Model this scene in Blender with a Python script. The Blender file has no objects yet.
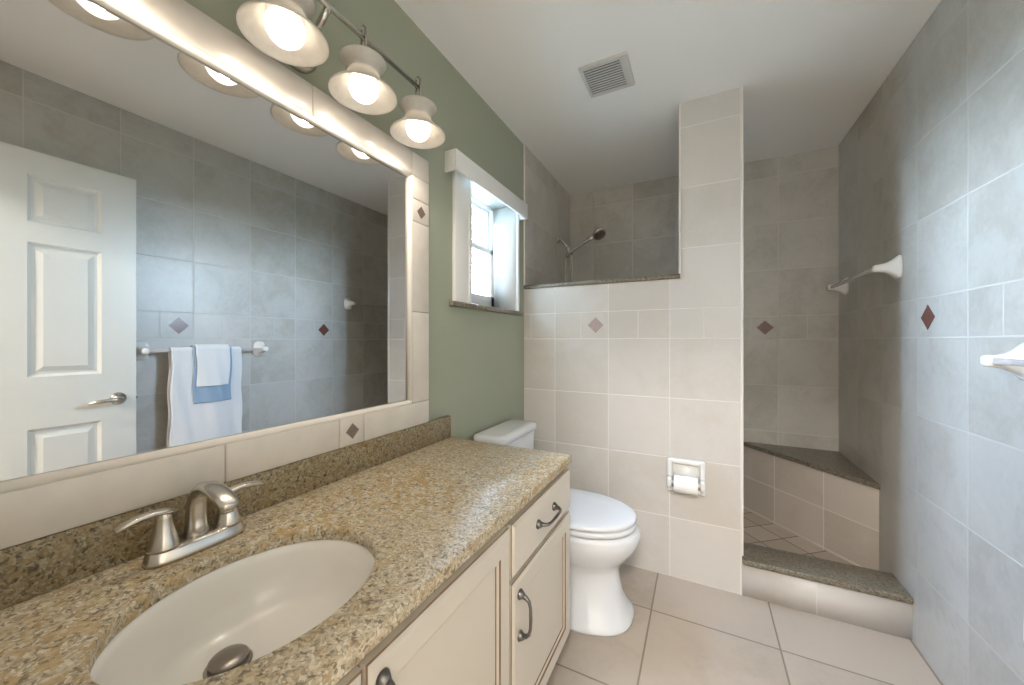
import bpy, bmesh, math, random
from mathutils import Vector, Matrix, noise
random.seed(7)
S = bpy.context.scene
COL = S.collection
PI = math.pi

# ------------------------------------------------------------------ camera, world, exposure
cam_d = bpy.data.cameras.new('camera')
cam = bpy.data.objects.new('camera', cam_d); COL.objects.link(cam)
cam.location = (0.976, 0.0, 1.22)
cam.rotation_euler = (PI / 2, 0, math.radians(27.0))
cam_d.sensor_width = 36.0
cam_d.lens = 369.0 / 1024 * 36
cam_d.shift_y = -1.5 / 1024
cam_d.clip_start = 0.01
S.camera = cam

S.view_settings.view_transform = 'Standard'
S.view_settings.look = 'None'
S.view_settings.gamma = 1.0
S.view_settings.use_curve_mapping = False
S.view_settings.exposure = 0.27
S.cycles.max_bounces = 14
S.cycles.diffuse_bounces = 8
S.cycles.glossy_bounces = 6
S.cycles.transparent_max_bounces = 12
S.cycles.sample_clamp_indirect = 8.0
S.cycles.use_denoising = True

SKY_STRENGTH = 118.0
BULB_STRENGTH = 1.5
LAMP_POWER = 2.6
HALL_FILL_POWER = 82.0

w = bpy.data.worlds.new('sky'); S.world = w; w.use_nodes = True
nt = w.node_tree; nt.nodes.clear()
o_ = nt.nodes.new('ShaderNodeOutputWorld'); bg = nt.nodes.new('ShaderNodeBackground')
tc = nt.nodes.new('ShaderNodeTexCoord'); sx = nt.nodes.new('ShaderNodeSeparateXYZ'); rp = nt.nodes.new('ShaderNodeValToRGB')
nt.links.new(tc.outputs['Generated'], sx.inputs[0]); nt.links.new(sx.outputs[2], rp.inputs[0])
rp.color_ramp.elements[0].position = 0.0; rp.color_ramp.elements[0].color = (0.62, 0.80, 1.0, 1)
rp.color_ramp.elements[1].position = 0.9; rp.color_ramp.elements[1].color = (0.44, 0.64, 1.0, 1)
nt.links.new(rp.outputs[0], bg.inputs[0]); bg.inputs[1].default_value = SKY_STRENGTH
nt.links.new(bg.outputs[0], o_.inputs[0])

# daylight portal in the window opening (guides sampling of the sky only)
pd = bpy.data.lights.new('window_portal', 'AREA'); pd.shape = 'RECTANGLE'; pd.size = 0.56; pd.size_y = 0.66
pd.cycles.is_portal = True
po = bpy.data.objects.new('window_portal', pd); COL.objects.link(po)
po.location = (-0.19, 1.72, 1.71); po.rotation_euler = (0, -PI / 2, 0)   # faces +X
# unseen fill lamp, added on the hall ceiling behind the camera
hd = bpy.data.lights.new('hall_fill_lamp', 'AREA'); hd.shape = 'DISK'; hd.size = 0.35; hd.energy = HALL_FILL_POWER; hd.color = (1.0, 0.965, 0.93)
ho = bpy.data.objects.new('hall_fill_lamp', hd); COL.objects.link(ho); ho.location = (1.15, -0.95, 2.40)

# ------------------------------------------------------------------ room dimensions
RX, BY, RY, CZ = 1.747, 2.98, -0.06, 2.44       # right wall, shower back wall, rear wall, ceiling
DY0, DY1 = 2.08, 2.22                           # divider (half wall + pillar)
PX0, PX1 = 0.885, 1.156                         # pillar
PT = 0.3085                                     # wall tile pitch
BZ0, BZ1 = 4 * PT, 4 * PT + 0.152               # accent border row

# ------------------------------------------------------------------ mesh builder
class MB:
    def __init__(self, mat=None):
        self.bm = bmesh.new(); self.mats = []; self.mi = 0
        if mat: self.use(mat)
    def use(self, mat):
        if mat not in self.mats: self.mats.append(mat)
        self.mi = self.mats.index(mat); return self
    def add(self, t, M=None, normals=True):
        if normals: bmesh.ops.recalc_face_normals(t, faces=t.faces[:])
        vm = {}
        for v in t.verts: vm[v] = self.bm.verts.new(M @ v.co if M else v.co)
        for f in t.faces:
            try: nf = self.bm.faces.new([vm[v] for v in f.verts]); nf.material_index = self.mi
            except ValueError: pass
        t.free(); return self
    def box(self, x0, x1, y0, y1, z0, z1, bev=0.0, seg=2, M=None):
        t = bmesh.new(); bmesh.ops.create_cube(t, size=1.0)
        for v in t.verts:
            v.co = Vector(((x0 + x1) / 2 + v.co.x * (x1 - x0), (y0 + y1) / 2 + v.co.y * (y1 - y0), (z0 + z1) / 2 + v.co.z * (z1 - z0)))
        if bev: bmesh.ops.bevel(t, geom=t.edges[:], offset=bev, segments=seg, affect='EDGES', profile=0.5)
        return self.add(t, M)
    def loft(self, rings, cap0=True, cap1=True, closed=True, M=None):
        t = bmesh.new(); R = [[t.verts.new(Vector(p)) for p in r] for r in rings]; n = len(R[0])
        for a, b in zip(R, R[1:]):
            for i in range(n if closed else n - 1):
                j = (i + 1) % n
                t.faces.new((a[i], a[j], b[j], b[i]))
        if cap0: t.faces.new(R[0])
        if cap1: t.faces.new(R[-1])
        return self.add(t, M)
    def tube(self, pts, rad, seg=12, cap=True, flat=None):
        pts = [Vector(p) for p in pts]; n = len(pts)
        if not isinstance(rad, (list, tuple)): rad = [rad] * n
        T = [(pts[min(i + 1, n - 1)] - pts[max(i - 1, 0)]).normalized() for i in range(n)]
        up = Vector((0, 0, 1)) if abs(T[0].z) < 0.9 else Vector((0, 1, 0))
        N = (up - T[0] * up.dot(T[0])).normalized(); rings = []
        for i in range(n):
            N = (N - T[i] * N.dot(T[i])).normalized(); B = T[i].cross(N)
            fl = flat[i] if flat else (1, 1)
            rings.append([pts[i] + N * math.cos(a) * rad[i] * fl[0] + B * math.sin(a) * rad[i] * fl[1]
                          for a in [2 * PI * k / seg for k in range(seg)]])
        return self.loft(rings, cap, cap)
    def lathe(self, prof, origin, axis=(0, 0, 1), seg=32, cap0=True, cap1=True, M=None):
        ax = Vector(axis).normalized(); u = ax.orthogonal().normalized(); v = ax.cross(u); o = Vector(origin)
        return self.loft([[o + ax * h + (u * math.cos(a) + v * math.sin(a)) * max(r, 1e-4) for a in [2 * PI * k / seg for k in range(seg)]]
                          for r, h in prof], cap0, cap1, M=M)
    def prism(self, poly, ext, bev=0.0):
        e = Vector(ext); return self.loft([[Vector(p) for p in poly], [Vector(p) + e for p in poly]])
    def diamond(self, c, u, v, n, h=0.048, t=0.0012):
        c, u, v, n = map(Vector, (c, u, v, n))
        return self.prism([c + u * h - n * 0.001, c + v * h - n * 0.001, c - u * h - n * 0.001, c - v * h - n * 0.001], n * (t + 0.001))
    def build(self, name, parent=None, smooth=True, sharp=38, subsurf=0):
        bm = self.bm
        if smooth:
            for f in bm.faces: f.smooth = True
            for e in bm.edges:
                if len(e.link_faces) == 2 and e.calc_face_angle(0) > math.radians(sharp): e.smooth = False
        me = bpy.data.meshes.new(name)
        lo = Vector((1e9,) * 3); hi = -lo
        for v in bm.verts:
            for k in range(3): lo[k] = min(lo[k], v.co[k]); hi[k] = max(hi[k], v.co[k])
        c = Vector(((lo.x + hi.x) / 2, (lo.y + hi.y) / 2, lo.z))
        for v in bm.verts: v.co -= c
        bm.to_mesh(me); bm.free()
        for m in self.mats: me.materials.append(m)
        o = bpy.data.objects.new(name, me); COL.objects.link(o)
        base = Vector((0, 0, 0)); p = parent
        while p: base += p.location; p = p.parent
        o.location = c - base
        if parent: o.parent = parent
        if subsurf:
            md = o.modifiers.new('subsurf', 'SUBSURF'); md.levels = subsurf; md.render_levels = subsurf
        return o

def tag(o, label, cat, group=None, kind=None):
    o['label'] = label; o['category'] = cat
    if group: o['group'] = group
    if kind: o['kind'] = kind
    return o
def empty(name, loc, label, cat, group=None):
    o = bpy.data.objects.new(name, None); COL.objects.link(o); o.location = loc; o.empty_display_size = 0.05
    return tag(o, label, cat, group)
def struct(o, label=None):
    o['kind'] = 'structure'
    if label: o['label'] = label
    return o

# ------------------------------------------------------------------ materials
class NT:
    def __init__(self, name):
        self.m = bpy.data.materials.new(name); self.m.use_nodes = True; self.t = self.m.node_tree
        self.p = self.t.nodes['Principled BSDF']; self.out = self.t.nodes['Material Output']
    def n(self, typ, **kw):
        x = self.t.nodes.new(typ)
        for k, v in kw.items(): setattr(x, k, v)
        return x
    def set(self, inp, v):
        if hasattr(v, 'node'): self.t.links.new(v, inp)
        else: inp.default_value = v
    def math(self, op, a, b=0.0, c=None):
        x = self.n('ShaderNodeMath', operation=op); self.set(x.inputs[0], a); self.set(x.inputs[1], b)
        if c is not None: self.set(x.inputs[2], c)
        return x.outputs[0]
    def mix(self, f, a, b, blend='MIX'):
        x = self.n('ShaderNodeMix', data_type='RGBA', blend_type=blend)
        self.set(x.inputs[0], f); self.set(x.inputs[6], rgba(a)); self.set(x.inputs[7], rgba(b)); return x.outputs[2]
    def ramp(self, f, stops, interp='LINEAR'):
        x = self.n('ShaderNodeValToRGB'); self.set(x.inputs[0], f); cr = x.color_ramp; cr.interpolation = interp
        while len(cr.elements) < len(stops): cr.elements.new(0.5)
        for e, (p, c) in zip(cr.elements, stops): e.position = p; e.color = rgba(c)
        return x.outputs[0]
    def noise(self, vec, scale, detail=4, rough=0.55, dist=0.0):
        x = self.n('ShaderNodeTexNoise'); self.set(x.inputs['Vector'], vec)
        x.inputs['Scale'].default_value = scale; x.inputs['Detail'].default_value = detail
        x.inputs['Roughness'].default_value = rough; x.inputs['Distortion'].default_value = dist
        return x.outputs[0]
    def pos(self): return self.n('ShaderNodeNewGeometry').outputs['Position']
    def obj(self): return self.n('ShaderNodeTexCoord').outputs['Object']
    def bump(self, h, strength=0.3, dist=0.002):
        x = self.n('ShaderNodeBump'); x.inputs['Strength'].default_value = strength; x.inputs['Distance'].default_value = dist
        self.set(x.inputs['Height'], h); self.t.links.new(x.outputs[0], self.p.inputs['Normal'])
    def col(self, c): self.set(self.p.inputs['Base Color'], rgba(c))
    def rough(self, r): self.set(self.p.inputs['Roughness'], r)
def rgba(c):
    if hasattr(c, 'node'): return c
    return tuple(c) + (1.0,) if len(c) == 3 else tuple(c)
def scl(c, k): return tuple(min(1.0, x * k) for x in c)

def plain(name, c, rough=0.4, metal=0.0, var=0.05, scale=8.0, bump=0.0, bscale=60, spec=None, coat=0.0):
    N = NT(name); ps = N.obj()
    f = N.noise(ps, scale, 4)
    N.col(N.mix(f, scl(c, 1 - var), scl(c, 1 + var))); N.rough(rough); N.p.inputs['Metallic'].default_value = metal
    if spec is not None: N.p.inputs['Specular IOR Level'].default_value = spec
    if coat: N.p.inputs['Coat Weight'].default_value = coat; N.p.inputs['Coat Roughness'].default_value = 0.05
    if bump: N.bump(N.noise(ps, bscale, 3), bump, 0.002)
    return N.m

def tile(name, du, ou, pu, dv, ov, pv, c, grout, g=0.005, rough=0.3, var=0.05, border=None, mott=0.10, mscale=5.0, bump=0.5):
    """grid tiles with grout, u/v from world position; border=(z0,z1): one row of half tiles"""
    N = NT(name); ps = N.pos()
    def dot(d, off):
        x = N.n('ShaderNodeVectorMath', operation='DOT_PRODUCT'); N.set(x.inputs[0], ps); x.inputs[1].default_value = d
        return N.math('ADD', x.outputs['Value'], off)
    U, V = dot(du, ou), dot(dv, ov)
    def jd(x, p):                                   # distance to nearest joint
        q = N.math('FRACT', N.math('ADD', N.math('DIVIDE', x, p), 100.5))
        return N.math('MULTIPLY', N.math('ABSOLUTE', N.math('SUBTRACT', q, 0.5)), p)
    fu = jd(U, pu); VB = V; pc = pu
    if border:
        z0, z1 = border
        above = N.math('GREATER_THAN', V, z1)
        VB = N.math('SUBTRACT', V, N.math('MULTIPLY', above, z1))
        inb = N.math('MULTIPLY', N.math('GREATER_THAN', V, z0), N.math('LESS_THAN', V, z1))
        fh = jd(U, pu / 2)
        fu = N.math('ADD', N.math('MULTIPLY', fh, inb), N.math('MULTIPLY', fu, N.math('SUBTRACT', 1.0, inb)))
    fv = jd(VB, pv)
    if border: fv = N.math('MINIMUM', fv, N.math('ABSOLUTE', N.math('SUBTRACT', V, z1)))
    d = N.math('MINIMUM', fu, fv)
    cellshift = N.math('MULTIPLY', N.math('GREATER_THAN', V, border[1]), 40.0) if border else 0.0
    mr = N.n('ShaderNodeMapRange', interpolation_type='SMOOTHSTEP'); N.set(mr.inputs[0], d)
    mr.inputs[1].default_value = g * 0.32; mr.inputs[2].default_value = g * 0.75
    mask = mr.outputs[0]
    cv = N.n('ShaderNodeCombineXYZ'); N.set(cv.inputs[0], N.math('FLOOR', N.math('DIVIDE', U, pu))); N.set(cv.inputs[1], N.math('ADD', N.math('FLOOR', N.math('DIVIDE', VB, pv)), cellshift))
    wn = N.n('ShaderNodeTexWhiteNoise', noise_dimensions='2D'); N.set(wn.inputs['Vector'], cv.outputs[0])
    add = N.n('ShaderNodeVectorMath', operation='MULTIPLY_ADD'); N.set(add.inputs[0], wn.outputs['Color']); add.inputs[1].default_value = (7, 7, 7); N.set(add.inputs[2], ps)
    m1 = N.noise(add.outputs[0], mscale, 7, 0.62, 0.6); m2 = N.noise(add.outputs[0], mscale * 9, 4, 0.6)
    f = N.math('ADD', N.math('MULTIPLY', m1, 0.75), N.math('MULTIPLY', m2, 0.25))
    f = N.math('ADD', f, N.math('MULTIPLY', N.math('SUBTRACT', wn.outputs['Value'], 0.5), var / max(mott, 1e-3)))
    tc_ = N.ramp(f, [(0.36, tuple(a * b for a, b in zip(scl(c, 1 - mott), (1.0, 0.985, 0.96)))), (0.52, c), (0.68, scl(c, 1 + mott * 0.5))])
    N.col(N.mix(mask, grout, tc_))
    N.rough(N.math('ADD', N.math('MULTIPLY', N.math('SUBTRACT', 1.0, mask), 0.4), N.math('ADD', rough, N.math('MULTIPLY', m1, 0.12))))
    N.bump(N.math('ADD', mask, N.math('MULTIPLY', m1, 0.25)), bump, 0.0015)
    return N.m

def granite(name, dark=1.0, rough=0.4, tint=(1, 1, 1), big=1.0, gold_k=1.0):
    N = NT(name); ps = N.pos()
    def vor(sc, feat='F1'):
        x = N.n('ShaderNodeTexVoronoi', feature=feat); N.set(x.inputs['Vector'], wv); x.inputs['Scale'].default_value = sc; return x
    # warp
    wn = N.n('ShaderNodeTexNoise'); N.set(wn.inputs['Vector'], ps); wn.inputs['Scale'].default_value = 60; wn.inputs['Detail'].default_value = 3
    ma = N.n('ShaderNodeVectorMath', operation='MULTIPLY_ADD'); N.set(ma.inputs[0], wn.outputs['Color']); ma.inputs[1].default_value = (0.018,) * 3; N.set(ma.inputs[2], ps)
    wv = ma.outputs[0]
    v1 = vor(230 * big); sep = N.n('ShaderNodeSeparateColor'); N.set(sep.inputs[0], v1.outputs['Color'])
    def T(c): return tuple(a * b * dark for a, b in zip(c, tint))
    base = N.ramp(sep.outputs[0], [(0.0, T((0.22, 0.18, 0.125))), (0.07, T((0.32, 0.265, 0.18))), (0.25, T((0.41, 0.35, 0.25))),
                                   (0.5, T((0.49, 0.43, 0.32))), (0.75, T((0.55, 0.50, 0.385))), (0.93, T((0.66, 0.62, 0.52)))])
    big_n = N.noise(ps, 7.0, 5, 0.65)
    gm = N.n('ShaderNodeMapRange'); N.set(gm.inputs[0], N.noise(ps, 2.6, 3)); gm.inputs[1].default_value = 0.40; gm.inputs[2].default_value = 0.62; gm.inputs[3].default_value = 0.25 * gold_k; gm.inputs[4].default_value = 1.0 * gold_k
    gmask = gm.outputs[0]
    gold = N.math('MULTIPLY', N.math('GREATER_THAN', N.noise(wv, 45, 4), 0.53), gmask)
    base = N.mix(gold, base, T((0.43, 0.29, 0.11)))
    dk = N.n('ShaderNodeMapRange'); N.set(dk.inputs[0], N.noise(wv, 100, 3, 0.6)); dk.inputs[1].default_value = 0.56; dk.inputs[2].default_value = 0.64
    base = N.mix(N.math('MULTIPLY', dk.outputs[0], 0.75), base, T((0.07, 0.055, 0.04)))
    base = N.mix(N.math('MULTIPLY', N.math('SUBTRACT', N.noise(ps, 3.5, 3), 0.4), 0.5), base, T((0.55, 0.50, 0.42)))
    N.col(base); N.rough(rough); N.p.inputs['Specular IOR Level'].default_value = 0.3
    return N.m

def metal(name, c, rough=0.28, var=0.04): return plain(name, c, rough, 1.0, var, 30)

M = {}
M['green'] = plain('sage_paint', (0.335, 0.36, 0.275), 0.55, var=0.025, scale=3, bump=0.06, bscale=220)
M['ceil'] = plain('ceiling_paint', (0.87, 0.865, 0.85), 0.8, var=0.015, scale=2, bump=0.06, bscale=160)
M['white_paint'] = plain('white_trim_paint', (0.80, 0.80, 0.78), 0.35, var=0.015)
M['door_paint'] = plain('door_paint', (0.70, 0.69, 0.63), 0.38, var=0.015)
M['hall'] = plain('hall_paint', (0.72, 0.70, 0.66), 0.7, var=0.02)
TC = (0.605, 0.575, 0.54); TG = (0.73, 0.70, 0.665)
X_, Y_, Z_ = (1, 0, 0), (0, 1, 0), (0, 0, 1)
M['tile_front'] = tile('tile_front_wall', X_, -0.836, 0.3155, Z_, 0, PT, TC, TG, border=(BZ0, BZ1), mott=0.05, var=0.02)
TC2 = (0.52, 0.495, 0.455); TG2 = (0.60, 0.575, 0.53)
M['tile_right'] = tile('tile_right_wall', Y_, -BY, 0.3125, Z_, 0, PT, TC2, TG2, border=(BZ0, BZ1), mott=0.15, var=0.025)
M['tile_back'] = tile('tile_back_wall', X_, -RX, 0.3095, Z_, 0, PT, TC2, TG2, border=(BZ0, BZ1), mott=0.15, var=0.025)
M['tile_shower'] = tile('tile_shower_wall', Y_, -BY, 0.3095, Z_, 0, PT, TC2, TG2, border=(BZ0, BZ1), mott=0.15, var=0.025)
M['tile_curb'] = tile('tile_curb_front', X_, -1.44, 0.36, Z_, -1.0, 3.0, TC, TG, mott=0.05)
M['tile_floor'] = tile('tile_floor', X_, -0.779, 0.481, Y_, -1.78, 0.46, (0.455, 0.385, 0.315), (0.25, 0.20, 0.155), g=0.006, rough=0.32, mott=0.12, mscale=3.5, var=0.05)
BD = Vector((0.513, -0.612, 0)).normalized(); BN = Vector((BD.y, -BD.x, 0)) * -1
M['tile_pan'] = tile('tile_shower_floor', tuple(BD), 0.02, 0.155, tuple(BN), 0.035, 0.155, (0.50, 0.43, 0.355), (0.20, 0.16, 0.125), g=0.006, rough=0.4, mott=0.1)
M['tile_bench'] = tile('tile_bench_front', tuple(BD), 0.095, 0.29, Z_, -0.30, 0.215, (0.54, 0.48, 0.42), (0.70, 0.66, 0.60), mott=0.08)
M['diamond'] = plain('brown_accent_tile', (0.16, 0.065, 0.05), 0.25, var=0.25, scale=40)
M['diamond_glare'] = plain('glare_accent_tile', (0.42, 0.33, 0.31), 0.25, var=0.15, scale=40)  # brown accent painted paler, glare put into the colour
M['diamond_grey'] = plain('grey_brown_accent', (0.20, 0.145, 0.115), 0.3, var=0.25, scale=60)
M['granite'] = granite('granite_counter', 0.90, tint=(1.04, 1.0, 0.94))
M['granite_shaded'] = granite('granite_backsplash_shaded', 0.56, tint=(1.0, 0.92, 0.76))  # counter granite again, with shade put into its colour
M['granite_sill'] = granite('granite_sill', 0.42, rough=0.3, tint=(0.97, 0.95, 0.93), gold_k=0.15)
M['marble'] = plain('cream_marble_tile', (0.64, 0.59, 0.525), 0.22, var=0.12, scale=14)
M['marble_edge'] = plain('cream_bullnose', (0.76, 0.72, 0.655), 0.18, var=0.03)
M['porcelain'] = plain('white_porcelain', (0.70, 0.715, 0.74), 0.08, var=0.01, coat=0.5)
M['ceramic'] = plain('white_ceramic', (0.78, 0.77, 0.74), 0.12, var=0.015, coat=0.3)
M['biscuit'] = plain('biscuit_porcelain', (0.76, 0.735, 0.685), 0.22, var=0.01, coat=0.15)
M['seat_plastic'] = plain('white_seat_plastic', (0.72, 0.735, 0.755), 0.2, var=0.01)
M['nickel'] = metal('brushed_nickel', (0.62, 0.585, 0.53), 0.27)
M['chrome'] = metal('dark_chrome', (0.68, 0.66, 0.63), 0.18)
M['pewter'] = metal('antique_pewter', (0.20, 0.19, 0.18), 0.35, 0.3)
M['steel_dark'] = metal('worn_drain_metal', (0.30, 0.27, 0.24), 0.32, 0.2)
M['cab'] = plain('cream_cabinet_paint', (0.59, 0.54, 0.465), 0.4, var=0.035, scale=5)
M['cab_frame'] = plain('glazed_shaded_frame', (0.27, 0.20, 0.13), 0.45, var=0.12, scale=14)  # brown glaze, deepened to paint in the shade under the counter
M['glaze'] = plain('brown_glaze_line', (0.20, 0.125, 0.065), 0.5, var=0.2, scale=30)
M['kick'] = plain('toe_kick_board', (0.30, 0.25, 0.19), 0.6)
M['lilac'] = plain('clear_acrylic_bar', (0.50, 0.47, 0.47), 0.15, var=0.03)
M['black'] = plain('dark_gap', (0.02, 0.02, 0.02), 0.6)
M['paper'] = plain('toilet_paper', (0.86, 0.85, 0.83), 0.9, var=0.01, bump=0.1, bscale=300)
M['vent'] = plain('vent_plastic', (0.60, 0.59, 0.57), 0.5, var=0.02)
def terry(name, c, sc=420):
    N = NT(name); ps = N.obj(); f = N.noise(ps, sc, 2); N.col(N.mix(f, scl(c, 0.86), scl(c, 1.06))); N.rough(0.95)
    N.p.inputs['Sheen Weight'].default_value = 0.3
    N.bump(f, 0.7, 0.003); return N.m
M['towel'] = terry('white_terry', (0.80, 0.80, 0.80)); M['blue'] = terry('blue_terry', (0.30, 0.42, 0.55)); M['lace'] = terry('white_lace_hem', (0.74, 0.72, 0.70), 140)
# mirror glass
N = NT('mirror_silver'); N.col((0.55, 0.55, 0.54)); N.p.inputs['Metallic'].default_value = 1.0; N.rough(0.0); M['mirror'] = N.m
# window pane
N = NT('window_glass'); t1 = N.n('ShaderNodeBsdfTransparent'); g1 = N.n('ShaderNodeBsdfGlossy'); g1.inputs['Roughness'].default_value = 0.02
mx = N.n('ShaderNodeMixShader'); mx.inputs[0].default_value = 0.06; t1.inputs[0].default_value = (0.95, 0.97, 0.97, 1)
N.t.links.new(t1.outputs[0], mx.inputs[1]); N.t.links.new(g1.outputs[0], mx.inputs[2]); N.t.links.new(mx.outputs[0], N.out.inputs[0]); M['pane'] = N.m
# alabaster lamp glass
N = NT('alabaster_glass'); ps = N.obj(); f = N.noise(ps, 22, 5, 0.6, 1.5)
cc = N.mix(f, (0.62, 0.585, 0.53), (0.86, 0.84, 0.79))
df = N.n('ShaderNodeBsdfDiffuse'); tr = N.n('ShaderNodeBsdfTranslucent'); gl = N.n('ShaderNodeBsdfGlossy'); gl.inputs['Roughness'].default_value = 0.15
N.t.links.new(cc, df.inputs[0]); N.t.links.new(cc, tr.inputs[0])
m1 = N.n('ShaderNodeMixShader'); m1.inputs[0].default_value = 0.45; N.t.links.new(df.outputs[0], m1.inputs[1]); N.t.links.new(tr.outputs[0], m1.inputs[2])
m2 = N.n('ShaderNodeMixShader'); m2.inputs[0].default_value = 0.06; N.t.links.new(m1.outputs[0], m2.inputs[1]); N.t.links.new(gl.outputs[0], m2.inputs[2])
N.t.links.new(m2.outputs[0], N.out.inputs[0]); M['alabaster'] = N.m
# glowing bulb
N = NT('bulb_glow'); em = N.n('ShaderNodeEmission'); em.inputs[0].default_value = (1.0, 0.86, 0.70, 1); em.inputs[1].default_value = BULB_STRENGTH
tb = N.n('ShaderNodeBsdfTransparent'); ad = N.n('ShaderNodeAddShader'); N.t.links.new(em.outputs[0], ad.inputs[0]); N.t.links.new(tb.outputs[0], ad.inputs[1])
N.t.links.new(ad.outputs[0], N.out.inputs[0]); M['bulb'] = N.m
M['blocker'] = plain('brown_blocker', (0.16, 0.14, 0.12), 0.9, var=0.1)
M['leaf'] = plain('leaf_green', (0.03, 0.055, 0.022), 0.6, var=0.35, scale=3)
M['bark'] = plain('bark', (0.22, 0.18, 0.14), 0.9, var=0.2)
M['lawn'] = plain('pale_paving', (0.18, 0.20, 0.16), 0.9, var=0.1, scale=2)

# ------------------------------------------------------------------ ROOM SHELL
struct(MB(M['tile_floor']).box(0, RX, RY, DY1, -0.12, 0).build('floor', smooth=False))
struct(MB(M['tile_pan']).box(0, RX, DY1, BY, -0.12, 0.075).build('floor_shower', smooth=False))
struct(MB(M['ceil']).box(-0.2, RX + 0.15, RY - 0.12, BY + 0.15, CZ, CZ + 0.12).build('ceiling', smooth=False))
# left wall with window opening
WY0, WY1, WZ0, WZ1 = 1.47, 1.965, 1.395, 2.03
b = MB(M['green'])
b.box(-0.2, 0, RY - 0.12, WY0, -0.12, CZ).box(-0.2, 0, WY1, DY0, -0.12, CZ)
b.box(-0.2, 0, WY0, WY1, -0.12, WZ0).box(-0.2, 0, WY0, WY1, WZ1, CZ)
struct(b.build('wall_left', smooth=False))
b = MB(M['tile_shower']).box(-0.2, 0.006, DY0 + 0.003, BY, -0.12, CZ)
b.use(M['marble_edge']).box(-0.01, 0.009, DY0 - 0.007, DY0 + 0.004, 1.566, CZ, 0.003)
struct(b.build('wall_shower', smooth=False))
b = MB(M['tile_right']).box(RX, RX + 0.15, RY - 0.12, BY, -0.12, CZ); b.use(M['diamond'])
for y in (1.965, 1.035): b.diamond((RX, y, (BZ0 + BZ1) / 2), Y_, Z_, (-1, 0, 0))
struct(b.build('wall_right', smooth=False))
b = MB(M['tile_back']).box(-0.2, RX + 0.15, BY, BY + 0.15, -0.12, CZ); b.use(M['diamond'])
for x in (1.365, 0.435): b.diamond((x, BY, (BZ0 + BZ1) / 2), X_, Z_, (0, -1, 0))
struct(b.build('wall_back', smooth=False))
# divider: half wall + pillar with a granite cap
b = MB(M['tile_front']).box(0, PX0, DY0, DY1, 0, 1.541).box(PX0, PX1, DY0, DY1, 0, CZ)
b.use(M['diamond_glare']).diamond((0.448, DY0, (BZ0 + BZ1) / 2), X_, Z_, (0, -1, 0), 0.045)
b.use(M['marble_edge']).box(PX1 - 0.004, PX1 + 0.006, DY0 - 0.004, DY0 + 0.012, 0.19, CZ, 0.003).box(PX0 - 0.006, PX0 + 0.004, DY0 - 0.004, DY0 + 0.012, 1.567, CZ, 0.003)
wd = struct(b.build('wall_divider', smooth=False))
MB(M['granite_sill']).box(0.0, PX0, DY0 - 0.012, DY1 + 0.012, 1.541, 1.565, 0.005).build('granite_cap', wd)
# rear wall with the doorway the camera looks in from
b = MB(M['hall']).box(-0.2, 0.90, RY - 0.12, RY, 0, CZ).box(1.715, RX, RY - 0.12, RY, 0, CZ).box(0.90, 1.715, RY - 0.12, RY, 2.075, CZ)
struct(b.build('wall_rear', smooth=False))
b = MB(M['hall']).box(0.2, 0.3, -1.8, RY - 0.12, 0, CZ).box(RX + 0.15, RX + 0.25, -1.8, RY - 0.12, 0, CZ).box(0.2, RX + 0.25, -1.9, -1.8, 0, CZ)  # unseen hall shell, added to carry fill light through the doorway
struct(b.build('wall_hall', smooth=False))
struct(MB(M['ceil']).box(0.2, RX + 0.25, -1.9, RY - 0.12, CZ, CZ + 0.12).build('ceiling_hall', smooth=False))
struct(MB(M['tile_floor']).box(0.2, RX + 0.25, -1.9, RY, -0.12, 0).build('floor_hall', smooth=False))

# shower curb
r = empty('shower_curb', (1.45, 2.15, 0), 'low tiled curb with speckled granite top across the shower opening', 'shower curb')
MB(M['tile_curb']).box(PX1, RX, DY0, DY1 + 0.01, 0, 0.152).build('curb_base', r)
MB(M['granite_sill']).box(PX1 - 0.0, RX, DY0 - 0.015, DY1 + 0.03, 0.152, 0.180, 0.007, 3).build('granite_top', r)

# corner bench in the shower
r = empty('shower_bench', (1.6, 2.8, 0.075), 'triangular tiled corner bench with dark granite seat at the back of the shower', 'bench')
A, B_, C_ = Vector((1.222, BY, 0)), Vector((RX, 2.378, 0)), Vector((RX, BY, 0))
inn = Vector((0.765, 0.641, 0)) * 0.016
poly = [A + inn, B_ + inn, C_]
MB(M['tile_bench']).prism([Vector((p.x if p is not C_ else RX, p.y, 0.075)) for p in [Vector((A.x + 0.014, BY, 0)), Vector((RX, B_.y + 0.016, 0)), C_]], (0, 0, 0.43)).build('bench_base', r, smooth=False)
MB(M['granite_sill']).prism([Vector((p.x, p.y, 0.505)) for p in [A, B_, C_]], (0, 0, 0.025)).build('granite_seat', r, smooth=False)

# ------------------------------------------------------------------ WINDOW (structure)
b = MB(M['white_paint'])
CY0, CY1 = 1.335, 1.985
b.box(-0.005, 0.016, CY0, WY0, 1.395, 2.035, 0.003)          # near casing board
b.box(0.0, 0.022, WY0 - 0.03, WY0 - 0.012, 1.395, 2.035, 0.003)
b.box(-0.005, 0.016, WY1, CY1, 1.395, 2.035, 0.003)          # far casing
b.box(-0.005, 0.016, CY0, CY1, WZ1, 2.06, 0.003)            # head casing
b.box(-0.2, 0.0, WY0 - 0.004, WY0 + 0.006, WZ0, WZ1).box(-0.2, 0.0, WY1 - 0.006, WY1 + 0.004, WZ0, WZ1)   # jamb liners
b.box(-0.2, 0.0, WY0, WY1, WZ1 - 0.006, WZ1 + 0.004)
win = struct(b.build('window_1'), 'white framed double hung window in the green wall')
f = MB(M['white_paint'])
gy0, gy1 = WY0 + 0.006, WY1 - 0.006
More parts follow.
